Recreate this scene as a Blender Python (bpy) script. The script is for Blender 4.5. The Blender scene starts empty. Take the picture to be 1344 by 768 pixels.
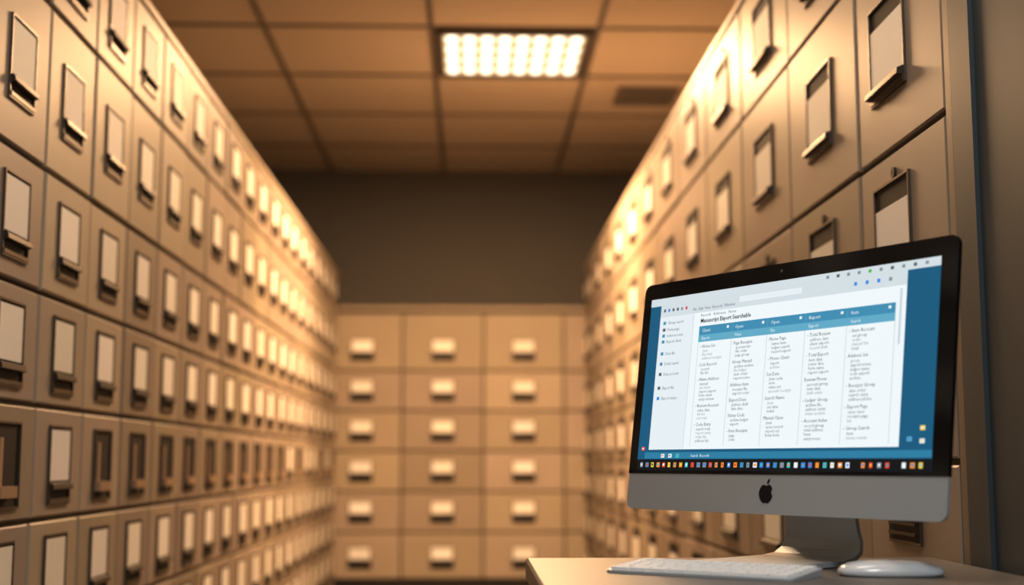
import bpy, bmesh, math, random
from mathutils import Vector, Matrix, Euler
random.seed(7)
S=bpy.context.scene
CZ=0.95
f=1760.0
# ---------------- camera
cam=bpy.data.cameras.new('camera');co=bpy.data.objects.new('camera',cam);S.collection.objects.link(co);S.camera=co
co.location=(0,0,CZ);P=math.radians(7.2);Yw=-math.atan(54/1760)
co.rotation_euler=(math.pi/2+P,0,Yw)
cam.sensor_width=36;cam.lens=f*36/1344;cam.clip_start=.05
cam.dof.use_dof=True;cam.dof.focus_distance=2.4;cam.dof.aperture_fstop=2.0
S.view_settings.view_transform='Standard'
S.view_settings.look='None'
S.view_settings.exposure=.12
S.view_settings.gamma=.87

# ---------------- materials
def srgb(r,g,b):
    def c(v):
        v/=255
        return v/12.92 if v<=.04045 else ((v+.055)/1.055)**2.4
    return (c(r),c(g),c(b),1)
def mat(name,col,rough=.5,metal=0,noise=0,nscale=20,tint=False,bump=0,coat=0,spec=.5):
    m=bpy.data.materials.new(name);m.use_nodes=True;nt=m.node_tree;b=nt.nodes['Principled BSDF']
    b.inputs['Base Color'].default_value=col;b.inputs['Roughness'].default_value=rough;b.inputs['Metallic'].default_value=metal
    b.inputs['Specular IOR Level'].default_value=spec
    if coat: b.inputs['Coat Weight'].default_value=coat;b.inputs['Coat Roughness'].default_value=.15
    src=None
    if noise or bump:
        tc=nt.nodes.new('ShaderNodeTexCoord');n=nt.nodes.new('ShaderNodeTexNoise');n.inputs['Scale'].default_value=nscale;n.inputs['Detail'].default_value=4
        nt.links.new(tc.outputs['Object'],n.inputs['Vector'])
        if noise:
            r=nt.nodes.new('ShaderNodeMix');r.data_type='RGBA'
            r.inputs[6].default_value=tuple(c*(1-noise) for c in col[:3])+(1,);r.inputs[7].default_value=tuple(min(1,c*(1+noise)) for c in col[:3])+(1,)
            nt.links.new(n.outputs['Fac'],r.inputs[0]);src=r.outputs[2]
        if bump:
            bp=nt.nodes.new('ShaderNodeBump');bp.inputs['Strength'].default_value=bump;bp.inputs['Distance'].default_value=.002
            nt.links.new(n.outputs['Fac'],bp.inputs['Height']);nt.links.new(bp.outputs[0],b.inputs['Normal'])
    if tint:
        a=nt.nodes.new('ShaderNodeAttribute');a.attribute_name='tint'
        x=nt.nodes.new('ShaderNodeMix');x.data_type='RGBA';x.blend_type='MULTIPLY';x.inputs[0].default_value=1
        if src: nt.links.new(src,x.inputs[6])
        else: x.inputs[6].default_value=col
        nt.links.new(a.outputs['Color'],x.inputs[7]);src=x.outputs[2]
    if src: nt.links.new(src,b.inputs['Base Color'])
    return m
def emis(name,col,st=1):
    m=bpy.data.materials.new(name);m.use_nodes=True;b=m.node_tree.nodes['Principled BSDF']
    b.inputs['Base Color'].default_value=(0.01,.01,.01,1);b.inputs['Roughness'].default_value=.35
    b.inputs['Emission Color'].default_value=col;b.inputs['Emission Strength'].default_value=st
    return m
M={}
M['cab']=mat('beige_enamel_steel',(.415,.355,.285,1),.46,0,.06,6,True,.05,0,.22)
M['dark']=mat('dark_gap',(.012,.010,.009,1),.7)
M['carc']=mat('cabinet_frame_steel',(.03,.025,.02,1),.5)
M['frame']=mat('holder_metal',(.10,.08,.063,1),.4,.4)
M['paper']=mat('label_paper',(.98,.97,.94,1),.6,0,.03,40,True)
M['pull']=mat('pull_metal',(.05,.042,.036,1),.45,.4)
M['tan']=mat('inner_tan',(.40,.27,.17,1),.5)
M['wall']=mat('wall_paint_dark',(.130,.127,.122,1),.9,0,.05,3)
M['tile']=mat('ceiling_tile',(.41,.345,.275,1),.95,0,.05,60,False,.2)
M['grid']=mat('ceiling_grid',(.12,.10,.085,1),.6)
M['trimd']=mat('fixture_trim',(.06,.05,.04,1),.5)
M['floor']=mat('floor_vinyl',(.12,.095,.075,1),.45,0,.15,5)
M['post']=mat('dark_blue_steel',(.062,.085,.10,1),.5,.2,.1,8)
M['desk']=mat('desk_laminate',(.155,.145,.135,1),.4,0,.08,14)
M['deskleg']=mat('desk_leg_steel',(.08,.08,.08,1),.4,.7)
M['alu']=mat('anodised_aluminium',(.54,.59,.63,1),.38,.35)
M['alud']=mat('dark_aluminium',(.3,.3,.3,1),.4,.8)
M['glass']=mat('black_glass',(.006,.006,.007,1),.12)
M['logo']=mat('logo_black',(.01,.01,.012,1),.25)
M['key']=mat('white_keycap',(.85,.87,.88,1),.45)
M['mouse']=mat('white_plastic',(.70,.75,.80,1),.25,0,0,1,False,0,.4)

class MB:
    def __init__(s,names): s.v=[];s.f=[];s.m=[];s.t=[];s.names=names
    def add(s,vs,fs,mat,tint=(1,1,1)):
        o=len(s.v);s.v+=[tuple(v) for v in vs];s.t+=[tint]*len(vs)
        for q in fs: s.f.append(tuple(o+i for i in q));s.m.append(s.names.index(mat))
    def box(s,a,b,mat,tint=(1,1,1),ch=0,T=None):
        x0,y0,z0=a;x1,y1,z1=b
        vs=[(x0,y0,z0),(x1,y0,z0),(x1,y1,z0),(x0,y1,z0)]
        if ch:
            vs+=[(x0,y0,z1-ch),(x1,y0,z1-ch),(x1,y1,z1-ch),(x0,y1,z1-ch)]
            vs+=[(x0+ch,y0+ch,z1),(x1-ch,y0+ch,z1),(x1-ch,y1-ch,z1),(x0+ch,y1-ch,z1)]
            fs=[(3,2,1,0)]+[(i,(i+1)%4,4+(i+1)%4,4+i) for i in range(4)]+[(4+i,4+(i+1)%4,8+(i+1)%4,8+i) for i in range(4)]+[(8,9,10,11)]
        else:
            vs+=[(x0,y0,z1),(x1,y0,z1),(x1,y1,z1),(x0,y1,z1)]
            fs=[(3,2,1,0)]+[(i,(i+1)%4,4+(i+1)%4,4+i) for i in range(4)]+[(4,5,6,7)]
        if T: vs=[T(*v) for v in vs]
        s.add(vs,fs,mat,tint)
    def obj(s,name,parent=None,flip=False,smooth=False):
        me=bpy.data.meshes.new(name)
        fs=[tuple(reversed(q)) for q in s.f] if flip else s.f
        me.from_pydata(s.v,[],fs)
        for n in s.names: me.materials.append(M[n])
        me.polygons.foreach_set('material_index',s.m)
        a=me.color_attributes.new('tint','FLOAT_COLOR','POINT')
        a.data.foreach_set('color',[c for t in s.t for c in (t[0],t[1],t[2],1)])
        if smooth: me.polygons.foreach_set('use_smooth',[True]*len(fs))
        me.update();o=bpy.data.objects.new(name,me);S.collection.objects.link(o)
        if parent: o.parent=parent
        return o
def empty(name,loc=(0,0,0)):
    e=bpy.data.objects.new(name,None);S.collection.objects.link(e);e.location=loc;return e

# ---------------- filing cabinets (one bank along each side + one at the end)
OPEN=4
def bank(T,flip,seams,rows,top,base,depth,hold,style):
    """T(u,v,n): along wall, height above camera level, outward. """
    hw,hh=hold
    root=empty('filing_cabinet_bank')
    B=MB(['carc','dark','cab'])
    u0,u1=seams[0],seams[-1]
    if style=='side_wide':
        u0=2.338
        B.box((u0,base,-.03),(seams[0]-.004,top-.03,.002),'cab',(.7,.7,.7),.004,T)
    B.box((u0,base,-depth),(u1,top-.012,-.022),'carc',T=T)
    B.box((u0-.006,top-.03,-depth),(u1+.006,top,.004),'cab',T=T,ch=.004)
    B.box((u0-.006,base,-depth),(u0,top-.012,.0),'cab',T=T)
    B.box((u1,base,-depth),(u1+.006,top-.012,.0),'cab',T=T)
    B.obj('carcass',root,flip)
    D=MB(['cab']);H=MB(['frame','paper','pull','dark','tan','cab'])
    for c in range(len(seams)-1):
        ct=random.uniform(.80,1.08)
        for r in range(len(rows)-1):
            a,b=seams[c],seams[c+1];t,bt=rows[r],rows[r+1]
            g=.006
            k=ct*random.uniform(.90,1.07);w=random.uniform(-.06,.04)
            tint=(k,k*(1+w*.3),k*(1-w))
            n1=random.uniform(-.002,.003)
            D.box((a+g,bt+g,-.02),(b-g,t-g,n1),'cab',tint,.004,T)
            cu=(a+b)/2
            if style=='side_wide' and c==0: cu+=.05
            if style=='side_narrow':cv=(t+bt)/2-.005
            elif style=='side_wide':cv=(t+bt)/2+.0
            else: cv=(bt+(min(t-bt,.31))/2)
            l,rr=cu-hw/2,cu+hw/2;d,u=cv-hh/2,cv+hh/2
            if style=='side_wide' and c==0 and r==4:
                # plain slotted pull without a card
                l,rr,d,u=cu-.11,cu+.07,-.155,-.085
                H.box((l-.006,d-.006,n1),(rr+.006,u+.006,n1+.006),'frame',T=T)
                H.box((l,d,n1+.004),(rr,u,n1+.0075),'dark',T=T)
                for q in (.014,.034,.054): H.box((l+.008,d+q-.003,n1+.006),(rr-.008,d+q+.003,n1+.012),'pull',T=T)
                continue
            e=.005
            H.box((l,d,n1),(rr,u,n1+.001),'dark',T=T)  # flat dark plate: shade of the holder recess put into its colour
            for q in ((l-e,d,l,u),(rr,d,rr+e,u),(l-e,u,rr+e,u+e),(l-e,d-e,rr+e,d)):
                H.box((q[0],q[1],n1),(q[2],q[3],n1+.006),'frame',T=T)
            openslot=(style=='side_narrow' and r==OPEN and random.random()<.7)
            if openslot:
                H.box((l+.008,d+.02,n1+.001),(rr-.05,d+.045,n1+.02),'tan',T=T)
                H.box((l+.03,d+.045,n1+.001),(l+.05,u-.03,n1+.006),'tan',T=T)
            else:
                pw=.003;lb=d+hh*(.29 if style!='side_wide' else .16);ub=u-hh*(.03 if style!='side_wide' else .22)
                if style=='back': lb=d+hh*.42;ub=u
                kk=random.uniform(.86,1.02)
                H.box((l+pw,lb,n1+.001),(rr-pw,ub,n1+.004),'paper',(kk,kk,kk*random.uniform(.95,1.02)),T=T)
                po=.014 if style!='side_wide' else .018
                vs=[(l,lb-.002,n1),(rr,lb-.002,n1),(rr,lb-.008,n1+po),(l,lb-.008,n1+po),(rr,lb-.020,n1+po+.002),(l,lb-.020,n1+po+.002),(rr,lb-.023,n1+.005),(l,lb-.023,n1+.005)]
                H.add([T(*v) for v in vs],[(0,1,2,3)[::-1],(3,2,4,5)[::-1],(5,4,6,7)[::-1]],'pull')
                H.add([T(*v) for v in vs],[(0,3,5,7),(1,6,4,2)],'pull')
                H.box((l,d,n1+.001),(rr,d+hh*.05,n1+.008),'frame',T=T)
            if style=='side_wide' and r%2==0:
                N=12;rad=.012;lc=(cu-.02,t-.05)
                vs=[(lc[0]+rad*math.cos(2*math.pi*i/N),lc[1]+rad*math.sin(2*math.pi*i/N),n1+.006) for i in range(N)]
                vi=[(lc[0]+rad*.5*math.cos(2*math.pi*i/N),lc[1]+rad*.5*math.sin(2*math.pi*i/N),n1+.006) for i in range(N)]
                vb=[(x,y,n1) for x,y,_ in vs]
                H.add([T(*v) for v in vs+vi+vb],[(i,(i+1)%N,N+(i+1)%N,N+i)[::-1] for i in range(N)]+[(2*N+i,2*N+(i+1)%N,(i+1)%N,i) for i in range(N)],'pull')
                H.add([T(*v) for v in vi],[tuple(range(N))],'dark')
    D.obj('drawer_fronts',root,flip);H.obj('label_holders_and_pulls',root,flip)
    return root
LX,RX,BY=-1.01,.87,10.1
bank(lambda u,v,n:(LX+n,u,v+CZ),False,[3.15+.385*k for k in range(-4,19)],
     [1.40,1.09,.69,.395,.13,-.135,-.39,-.64,-.87],1.43,-.95,.62,(.16,.18),'side_narrow')
bank(lambda u,v,n:(RX-n,u,v+CZ),True,[2.378]+[2.92+.64*k for k in range(0,12)]+[10.08],
     [1.47,1.09,.64,.30,.0,-.30,-.60,-.87],1.50,-.95,.62,(.22,.205),'side_wide')
bank(lambda u,v,n:(u,BY-n,v+CZ),True,[-1.70,-1.12,-.515,.095,.70,1.305],
     [1.12,.68,.38,.08,-.22,-.52,-.86],1.17,-.95,.44,(.165,.15),'back')

# ---------------- room shell
CH=CZ+2.3
XL,XR,YF,YB=-1.72,1.6,-3.0,10.58
def slab(name,a,b,m):
    B=MB([m]);B.box(a,b,m);return B.obj(name)
slab('floor',(XL-.1,YF-.1,-.1),(XR+.1,YB+.1,0),'floor')
slab('wall_back',(XL-.1,YB,0),(XR+.1,YB+.1,CH+.2),'wall')
slab('wall_front',(XL-.1,YF-.1,0),(XR+.1,YF,CH+.2),'wall')
slab('wall_left',(XL-.1,YF,0),(XL,YB,CH+.2),'wall')
slab('wall_right',(XR,YF,0),(XR+.1,YB,CH+.2),'wall')
C=MB(['grid','tile'])
C.box((XL-.1,YF-.1,CH+.02),(XR+.1,YB+.1,CH+.1),'tile')
xs=[XL,-1.11,-.22,.68,1.57,XR]
TD=.91
ys=[YB]
while ys[-1]-TD>YF: ys.append(ys[-1]-TD)
ys.append(YF)
PX=.23
PC=[(PX,(ys[3]+ys[4])/2),(PX,(ys[6]+ys[7])/2),(PX,(ys[9]+ys[10])/2),(PX,(ys[12]+ys[13])/2)]
g=.012
for i in range(len(xs)-1):
    for j in range(len(ys)-1):
        a,b=xs[i],xs[i+1];y1,y0=ys[j],ys[j+1]
        if b-a<.06 or y1-y0<.06: continue
        if any(a<p[0]<b and y0<p[1]<y1 for p in PC): continue
        k=random.uniform(.94,1.04)
        T=lambda x,y,n:(x,y,CH+.02-n)
        C.box((a+g,y0+g,0),(b-g,y1-g,.010),'tile',(k,k,k),.004,T)
for x in xs[1:-1]: C.box((x-g,YF,CH),(x+g,YB,CH+.02),'grid')
for y in ys[1:-1]: C.box((XL,y-g,CH+.001),(XR,y+g,CH+.019),'grid')
C.obj('ceiling')
V=MB(['grid','dark','trimd']);vx,vy=1.10,8.25
V.box((vx-.17,vy-.17,CH-.008),(vx+.17,vy+.17,CH+.012),'dark')
for q in ((-.19,-.19,.19,-.165),(-.19,.165,.19,.19),(-.19,-.165,-.165,.165),(.165,-.165,.19,.165)):
    V.box((vx+q[0],vy+q[1],CH-.012),(vx+q[2],vy+q[3],CH+.012),'grid')
for i in range(10):
    y=vy-.15+i*.033
    V.box((vx-.165,y,CH-.012),(vx+.165,y+.018,CH-.006),'grid')
V.obj('air_vent')

# light panels
lm=bpy.data.materials.new('led_diffuser');lm.use_nodes=True;nt=lm.node_tree;b=nt.nodes['Principled BSDF']
tc=nt.nodes.new('ShaderNodeTexCoord');sx=nt.nodes.new('ShaderNodeSeparateXYZ');nt.links.new(tc.outputs['Object'],sx.inputs[0])
def mth(op,a,bb=None):
    n=nt.nodes.new('ShaderNodeMath');n.operation=op
    for i,v in enumerate((a,bb)):
        if v is None: continue
        if isinstance(v,(int,float)): n.inputs[i].default_value=v
        else: nt.links.new(v,n.inputs[i])
    return n.outputs[0]
PW,PD=.78,.76
def cell(o,w,N):
    fr=mth('FRACT',mth('MULTIPLY',mth('ADD',o,w/2),N/w));return mth('SUBTRACT',fr,.5)
dx=cell(sx.outputs[0],PW,8);dy=cell(sx.outputs[1],PD,4)
dist=mth('SQRT',mth('ADD',mth('MULTIPLY',dx,dx),mth('MULTIPLY',dy,mth('MULTIPLY',dy,.6))))
dot=mth('MULTIPLY',mth('SUBTRACT',.46,dist),4.0);dotn=nt.nodes.new('ShaderNodeClamp');nt.links.new(dot,dotn.inputs[0])
mx=nt.nodes.new('ShaderNodeMix');mx.data_type='RGBA';nt.links.new(dotn.outputs[0],mx.inputs[0])
mx.inputs[6].default_value=(.70,.42,.20,1);mx.inputs[7].default_value=(3.0,2.5,1.8,1)
nt.links.new(mx.outputs[2],b.inputs['Emission Color']);b.inputs['Emission Strength'].default_value=1;b.inputs['Base Color'].default_value=(.1,.08,.06,1)
M['led']=lm
for k,(px,py) in enumerate(PC):
    root=empty('ceiling_light_panel',(px,py,CH))
    B=MB(['led']);B.box((-PW/2,-PD/2,-.006),(PW/2,PD/2,.01),'led');B.obj('diffuser',root)
    B=MB(['trimd'])
    W2,D2=.425,.425
    for q in ((-W2,-D2,W2,-PD/2),(-W2,PD/2,W2,D2),(-W2,-PD/2,-PW/2,PD/2),(PW/2,-PD/2,W2,PD/2)):
        B.box((q[0],q[1],-.018),(q[2],q[3],.018),'trimd')
    B.obj('trim_frame',root)
    L=bpy.data.lights.new('panel_lamp','AREA');L.shape='RECTANGLE';L.size=PW;L.size_y=PD;L.energy=(225,17,19,74)[k]
    L.color=((1,.61,.32),(1,.66,.40),(1,.80,.62),(1,.98,.97))[k]
    lo=bpy.data.objects.new('panel_lamp',L);S.collection.objects.link(lo);lo.parent=root;lo.location=(0,0,-.03)
    if k==0:  # added point lamp without a fixture, brightens the ceiling around the panel
        L=bpy.data.lights.new('added_ceiling_fill','POINT');L.energy=19;L.color=(1,.56,.27);L.shadow_soft_size=.25
        lo=bpy.data.objects.new('added_ceiling_fill',L);S.collection.objects.link(lo);lo.parent=root;lo.location=(0,0,-.8)
w=bpy.data.worlds.new('world');S.world=w;w.use_nodes=True
w.node_tree.nodes['Background'].inputs[0].default_value=(.5,.6,.7,1);w.node_tree.nodes['Background'].inputs[1].default_value=.05

# ---------------- dark steel column beside the right bank
B=MB(['post','dark'])
B.box((.858,1.2,0),(1.5,2.314,CH-.002),'post')
B.box((.864,2.314,0),(1.5,2.326,CH-.002),'dark')
B.box((.850,2.20,0),(.859,2.225,CH-.002),'post')
B.obj('steel_column')

# ---------------- desk
DZ=CZ-.172
root=empty('desk')
B=MB(['desk']);B.box((.10,1.45,DZ-.035),(.84,2.46,DZ),'desk',ch=.004)
B.obj('top',root)
B=MB(['deskleg'])
for x in (.14,.78):
    for y in (1.5,2.38): B.box((x,y,0),(x+.04,y+.04,DZ-.035),'deskleg')
B.box((.18,1.505,DZ-.10),(.78,1.53,DZ-.036),'deskleg');B.box((.18,2.39,DZ-.10),(.78,2.415,DZ-.036),'deskleg')
B.obj('frame',root)

# ---------------- desktop computer
mx_,my_,mz_,yaw,tilt,MW=.4896,2.2468,.8635,-1.0115,.1339,.7353
MH=.43
mon=empty('desktop_computer',(mx_,my_,mz_))
mon.rotation_euler=(0,0,yaw)
tl=empty('display',(0,0,0));tl.parent=mon;tl.rotation_euler=(-tilt,0,0)
def rrect(x0,z0,x1,z1,r,n=6):
    pts=[]
    for cx,cz,a0 in ((x1-r,z1-r,0),(x0+r,z1-r,90),(x0+r,z0+r,180),(x1-r,z0+r,270)):
        for i in range(n+1):
            a=math.radians(a0+90*i/n);pts.append((cx+r*math.cos(a),cz+r*math.sin(a)))
    return pts
B=MB(['alu','alud'])
rings=[(0,0,.016),(-.0,.006,.016),(.02,.012,.03),(.09,.03,.06),(.15,.042,.06)]
vs=[];n=28
for ins,y,r in rings:
    vs+=[(x,y,z) for x,z in rrect(-MW/2+ins,ins*.8,MW/2-ins,MH-ins*.8,r)]
fs=[tuple(range(n))]
for k in range(len(rings)-1):
    fs+=[(k*n+i,(k+1)*n+i,(k+1)*n+(i+1)%n,k*n+(i+1)%n) for i in range(n)]
fs.append(tuple(reversed(range((len(rings)-1)*n,len(rings)*n))))
B.add(vs,fs,'alu')
B.obj('aluminium_body',tl)
chin=.066
B=MB(['glass'])
pts=[(x,z) for x,z in rrect(-MW/2-.0006,chin,MW/2+.0006,MH+.0006,.016)]
W_=MW/2+.0006
pts=[( W_ if (z<chin+.03 and x>0) else (-W_ if z<chin+.03 else x), chin if z<chin+.015 else z) for x,z in pts]
B.add([(x,-.0012,z) for x,z in pts]+[(x,.0062,z) for x,z in pts],[tuple(range(28))]+[(i,28+i,28+(i+1)%28,(i+1)%28) for i in range(28)],'glass')
B.obj('black_glass',tl)

def em(n,r,g_,b_,s=1.0): M[n]=emis(n,srgb(r,g_,b_),s)
em('s_desk',22,98,132);em('s_desk2',50,132,166);em('s_white',232,239,242);em('s_side',224,232,236);em('s_bar',208,218,223);em('s_head',70,146,180);em('s_head2',104,172,198)
em('s_txt',88,100,110);em('s_txtl',136,148,156);em('s_black',14,20,26);em('s_line',194,208,214);em('s_bold',55,66,78)
em('i_red',220,80,60);em('i_or',235,150,60);em('i_ye',240,210,90);em('i_gr',90,180,90);em('i_bl',60,140,220);em('i_wh',230,235,240);em('i_te',60,190,190)
names=['s_desk','s_desk2','s_white','s_side','s_bar','s_head','s_head2','s_txt','s_txtl','s_black','s_line','s_bold','i_red','i_or','i_ye','i_gr','i_bl','i_wh','i_te']
SX0,SX1=-MW/2+.022,MW/2-.03;SZ1,SZ0=MH-.03,chin+.006
SW,SH=SX1-SX0,SZ1-SZ0
def uv(u,v,l): return (SX0+u*SW,-.0016-l*.00012,SZ1-v*SH)
B=MB(names)
def q4(u0,v0,u1,v1,m,l=1):
    B.add([uv(u0,v1,l),uv(u1,v1,l),uv(u1,v0,l),uv(u0,v0,l)],[(0,1,2,3)],m)
def txt(s_,u,v,size,m,l=4,bold=False):
    c=bpy.data.curves.new('t','FONT');c.body=s_;c.size=size;c.resolution_u=1
    if bold:c.offset=size*.02
    o=bpy.data.objects.new('t',c);S.collection.objects.link(o)
    bpy.context.view_layer.update()
    me=bpy.data.meshes.new_from_object(o.evaluated_get(bpy.context.evaluated_depsgraph_get()))
    ox,oy,oz=uv(u,v,l)
    B.add([(ox+p.co.x,oy,oz+p.co.y) for p in me.vertices],[tuple(p.vertices) for p in me.polygons],m)
    bpy.data.objects.remove(o);bpy.data.meshes.remove(me)
wds='account export search record index file date export status report name ledger archive draft open notes code entry total value manual review order item list page form data set receipts client address phone group'.split()
def rw(n): return ' '.join(random.choice(wds) for _ in range(n))
q4(0,0,1,1,'s_desk',0)
q4(.03,.90,1,.935,'s_desk2',1)
q4(0,0,1,.045,'s_bar',2)
WX0,WX1=.045,.908
q4(WX0,.03,WX1,.885,'s_white',1)
q4(WX0,.045,WX1,.115,'s_bar',2)
q4(WX0,.115,.185,.885,'s_side',2)
q4(.185,.115,.187,.885,'s_line',3)
q4(.36,.055,.58,.085,'s_white',3)
q4(.362,.058,.578,.082,'s_side',4)
for i in range(6): q4(.058+i*.018,.068,.066+i*.018,.085,random.choice(['s_txt','i_red','s_txtl','i_bl']),3)
for i in range(10): q4(.66+i*.033,.014,.669+i*.033,.030,random.choice(['s_txt','i_gr','s_txtl','s_txtl','s_txt']),4)
for i in range(4): q4(.75+i*.035,.068,.759+i*.035,.086,random.choice(['s_txtl','s_txt','i_bl']),4)
txt('File  Edit  View  Records  Window',.18,.10,.0080,'s_txt',5)
for i,(v) in enumerate([.16,.20,.235,.27,.34,.40,.46,.54,.60]):
    q4(.06,v-.018,.071,v,random.choice(['s_txt','i_bl','s_txtl','s_head']),3)
    txt((random.choice(wds).title()+' '+random.choice(wds))[:13],.08,v,.0080,'s_txt',4)
txt('Manuscript Export Searchable',.215,.175,.0108,'s_black',4,True)
txt('Records   Reference   Notes',.215,.14,.0080,'s_txt',4)
cols=[.212,.340,.470,.600,.734,.878]
q4(.212,.195,.878,.285,'s_head',2)
q4(.212,.245,.878,.285,'s_head2',3)
for k in range(5):
    a=cols[k]
    q4(a,.285,a+.002,.87,'s_line',4)
    q4(a,.195,a+.0012,.285,'s_head2',4)
    txt(random.choice(wds).title(),a+.012,.23,.0090,'s_white',5);txt(rw(1).title(),a+.012,.273,.0080,'s_white',5)
    q4(cols[k+1]-.020,.208,cols[k+1]-.012,.222,'s_white',5)
    v=.32
    while v<.855:
        txt(('- ' if random.random()<.5 else '')+rw(2)[:15].title(),a+.010,v,.0086,'s_bold',4);v+=.0245
        for _ in range(random.choice([2,3,4,4,5])):
            if v>.862:break
            txt(rw(random.choice([1,2,2,2,2]))[:16],a+.020,v,.0080,random.choice(['s_txt','s_txt','s_txtl']),4);v+=.0215
        v+=.015
q4(.878,.195,.880,.87,'s_line',4);q4(.890,.13,.896,.40,'s_line',4)
q4(0,.94,1,1,'s_black',3)
ic=['i_red','i_or','i_ye','i_or','i_bl','i_wh','i_te','i_wh','s_head','s_txtl']
for i in range(42):
    if i in (33,38): continue
    u=.015+i*.0232
    w_=random.uniform(.010,.014)
    q4(u,.957,u+w_,.984,random.choice(ic),4)
    q4(u+.003,.963,u+w_-.003,.976,random.choice(ic+['s_black']),5)
for u,v,m in ((.015,.88,'i_red'),(.965,.80,'i_ye'),(.965,.86,'i_wh'),(.10,.921,'i_wh'),(.13,.921,'i_wh'),(.16,.921,'i_te'),(.93,.85,'s_head2')):
    q4(u,v-.012,u+.014,v+.010,m,4);q4(u+.003,v-.006,u+.010,v+.003,random.choice(ic),5)
txt('Search  Records',.22,.927,.0075,'s_white',4)
B.obj('screen',tl)
B=MB(['logo']);cz=.034;s_=.0165
pl=[];N=60
for i in range(N):
    a=2*math.pi*i/N
    x=math.cos(a);z=math.sin(a)
    X=x*(1-.12*max(0,-z));Z=z*1.02
    if z>0: Z-=.22*math.exp(-(x/.28)**2)
    else: Z+=.12*math.exp(-(x/.2)**2)
    bx,bz,br=1.22,.18,.48
    d=math.hypot(X-bx,Z-bz)
    if d<br: X=min(X,bx-math.sqrt(max(0,br*br-(Z-bz)**2)))
    pl.append((X*s_,cz+Z*s_))
vs=[(0,-.0008,cz)]+[(x,-.0008,z) for x,z in pl]
B.add(vs,[(0,1+i,1+(i+1)%N) for i in range(N)],'logo')
lf=[]
for i in range(9):
    t=i/8; lf.append((.02+.42*t,1.02+.5*t+.16*math.sin(math.pi*t)))
for i in range(1,8):
    t=1-i/8; lf.append((.02+.42*t+.12*math.sin(math.pi*t),1.02+.5*t-.14*math.sin(math.pi*t)))
B.add([(x*s_,-.0008,cz+z*s_) for x,z in lf],[tuple(reversed(range(len(lf))))],'logo')
B.obj('logo',tl)
B=MB(['alud']);B.add([(.003*math.cos(a),-.0016,MH-.013+.003*math.sin(a)) for a in [i*math.pi/5 for i in range(10)]],[tuple(range(10))],'alud');B.obj('webcam',tl)
zd=DZ-mz_
prof=[(.085,.20),(.105,.12),(.125,.04),(.135,zd*.35),(.137,zd+.040),(.130,zd+.022),(.112,zd+.011),(.085,zd+.007),(-.01,zd+.005),(-.075,zd+.004)]
th=.005
B=MB(['alu']);vs=[];fs=[]
wd=[.080,.080,.080,.082,.086,.09,.092,.094,.095,.095]
for i,(y,z) in enumerate(prof):
    p0=prof[max(0,i-1)];p1=prof[min(len(prof)-1,i+1)];dy_,dz_=p1[0]-p0[0],p1[1]-p0[1];L_=math.hypot(dy_,dz_)
    nx,nz=-dz_/L_*th*.8,dy_/L_*th*.8
    for s1,s2 in ((-1,1),(1,1),(1,-1),(-1,-1)):
        vs.append((wd[i]*s1,y+nx*s2,max(z+nz*s2,zd+.0005)))
for i in range(len(prof)-1):
    for k in range(4): fs.append((i*4+k,i*4+(k+1)%4,(i+1)*4+(k+1)%4,(i+1)*4+k))
fs+=[(3,2,1,0),tuple((len(prof)-1)*4+k for k in range(4))]
B.add(vs,fs,'alu');o=B.obj('stand',mon)
bm=bmesh.new();bm.from_mesh(o.data);bmesh.ops.recalc_face_normals(bm,faces=bm.faces);bm.to_mesh(o.data);bm.free()

# ---------------- keyboard
kb=empty('keyboard',(.372,2.085,DZ));kb.rotation_euler=(0,0,math.radians(-36))
KL,KD=.31,.125
B=MB(['alu'])
out=rrect(-KL/2,-KD/2,KL/2,KD/2,.01)
hz=lambda y:.005+(y+KD/2)/KD*.008
vs=[(x,y,.0005) for x,y in out]+[(x,y,hz(y)) for x,y in out]
B.add(vs,[tuple(reversed(range(28)))]+[(i,(i+1)%28,28+(i+1)%28,28+i) for i in range(28)]+[tuple(range(28,56))],'alu');B.obj('base',kb)
B=MB(['key'])
for r,nk in enumerate([14,14,14,13,12,9]):
    y1=KD/2-.006-r*.0192;y0=y1-.0150;pitch=(KL-.012)/nk
    for i in range(nk):
        x0=-KL/2+.006+i*pitch
        z=hz((y0+y1)/2)
        B.box((x0+.001,y0,z-.001),(x0+pitch-.003,y1,z+.0045),'key',ch=.001)
B.obj('keys',kb)
# ---------------- mouse
ms=empty('computer_mouse',(.640,2.06,DZ));ms.rotation_euler=(0,0,math.radians(-4))
B=MB(['mouse','alud']);N=32;vs=[]
a_,b_,hh_=.080,.040,.024
prof=[(0.93,0.0005),(.985,.1),(1.0,.22),(.985,.38),(.93,.58),(.80,.78),(.58,.92),(.3,.985)]
for s1,zf in prof:
    for i in range(N):
        a=2*math.pi*i/N;ca,sa=math.cos(a),math.sin(a)
        vs.append((a_*s1*math.copysign(abs(ca)**.75,ca),b_*s1*math.copysign(abs(sa)**.75,sa),.0005+hh_*zf))
vs.append((0,0,.0005+hh_))
fs=[tuple(reversed(range(N)))]
for k in range(len(prof)-1): fs+=[(k*N+i,k*N+(i+1)%N,(k+1)*N+(i+1)%N,(k+1)*N+i) for i in range(N)]
fs+=[((len(prof)-1)*N+i,(len(prof)-1)*N+(i+1)%N,len(prof)*N) for i in range(N)]
B.add(vs,fs,'mouse');B.obj('shell',ms,smooth=True)
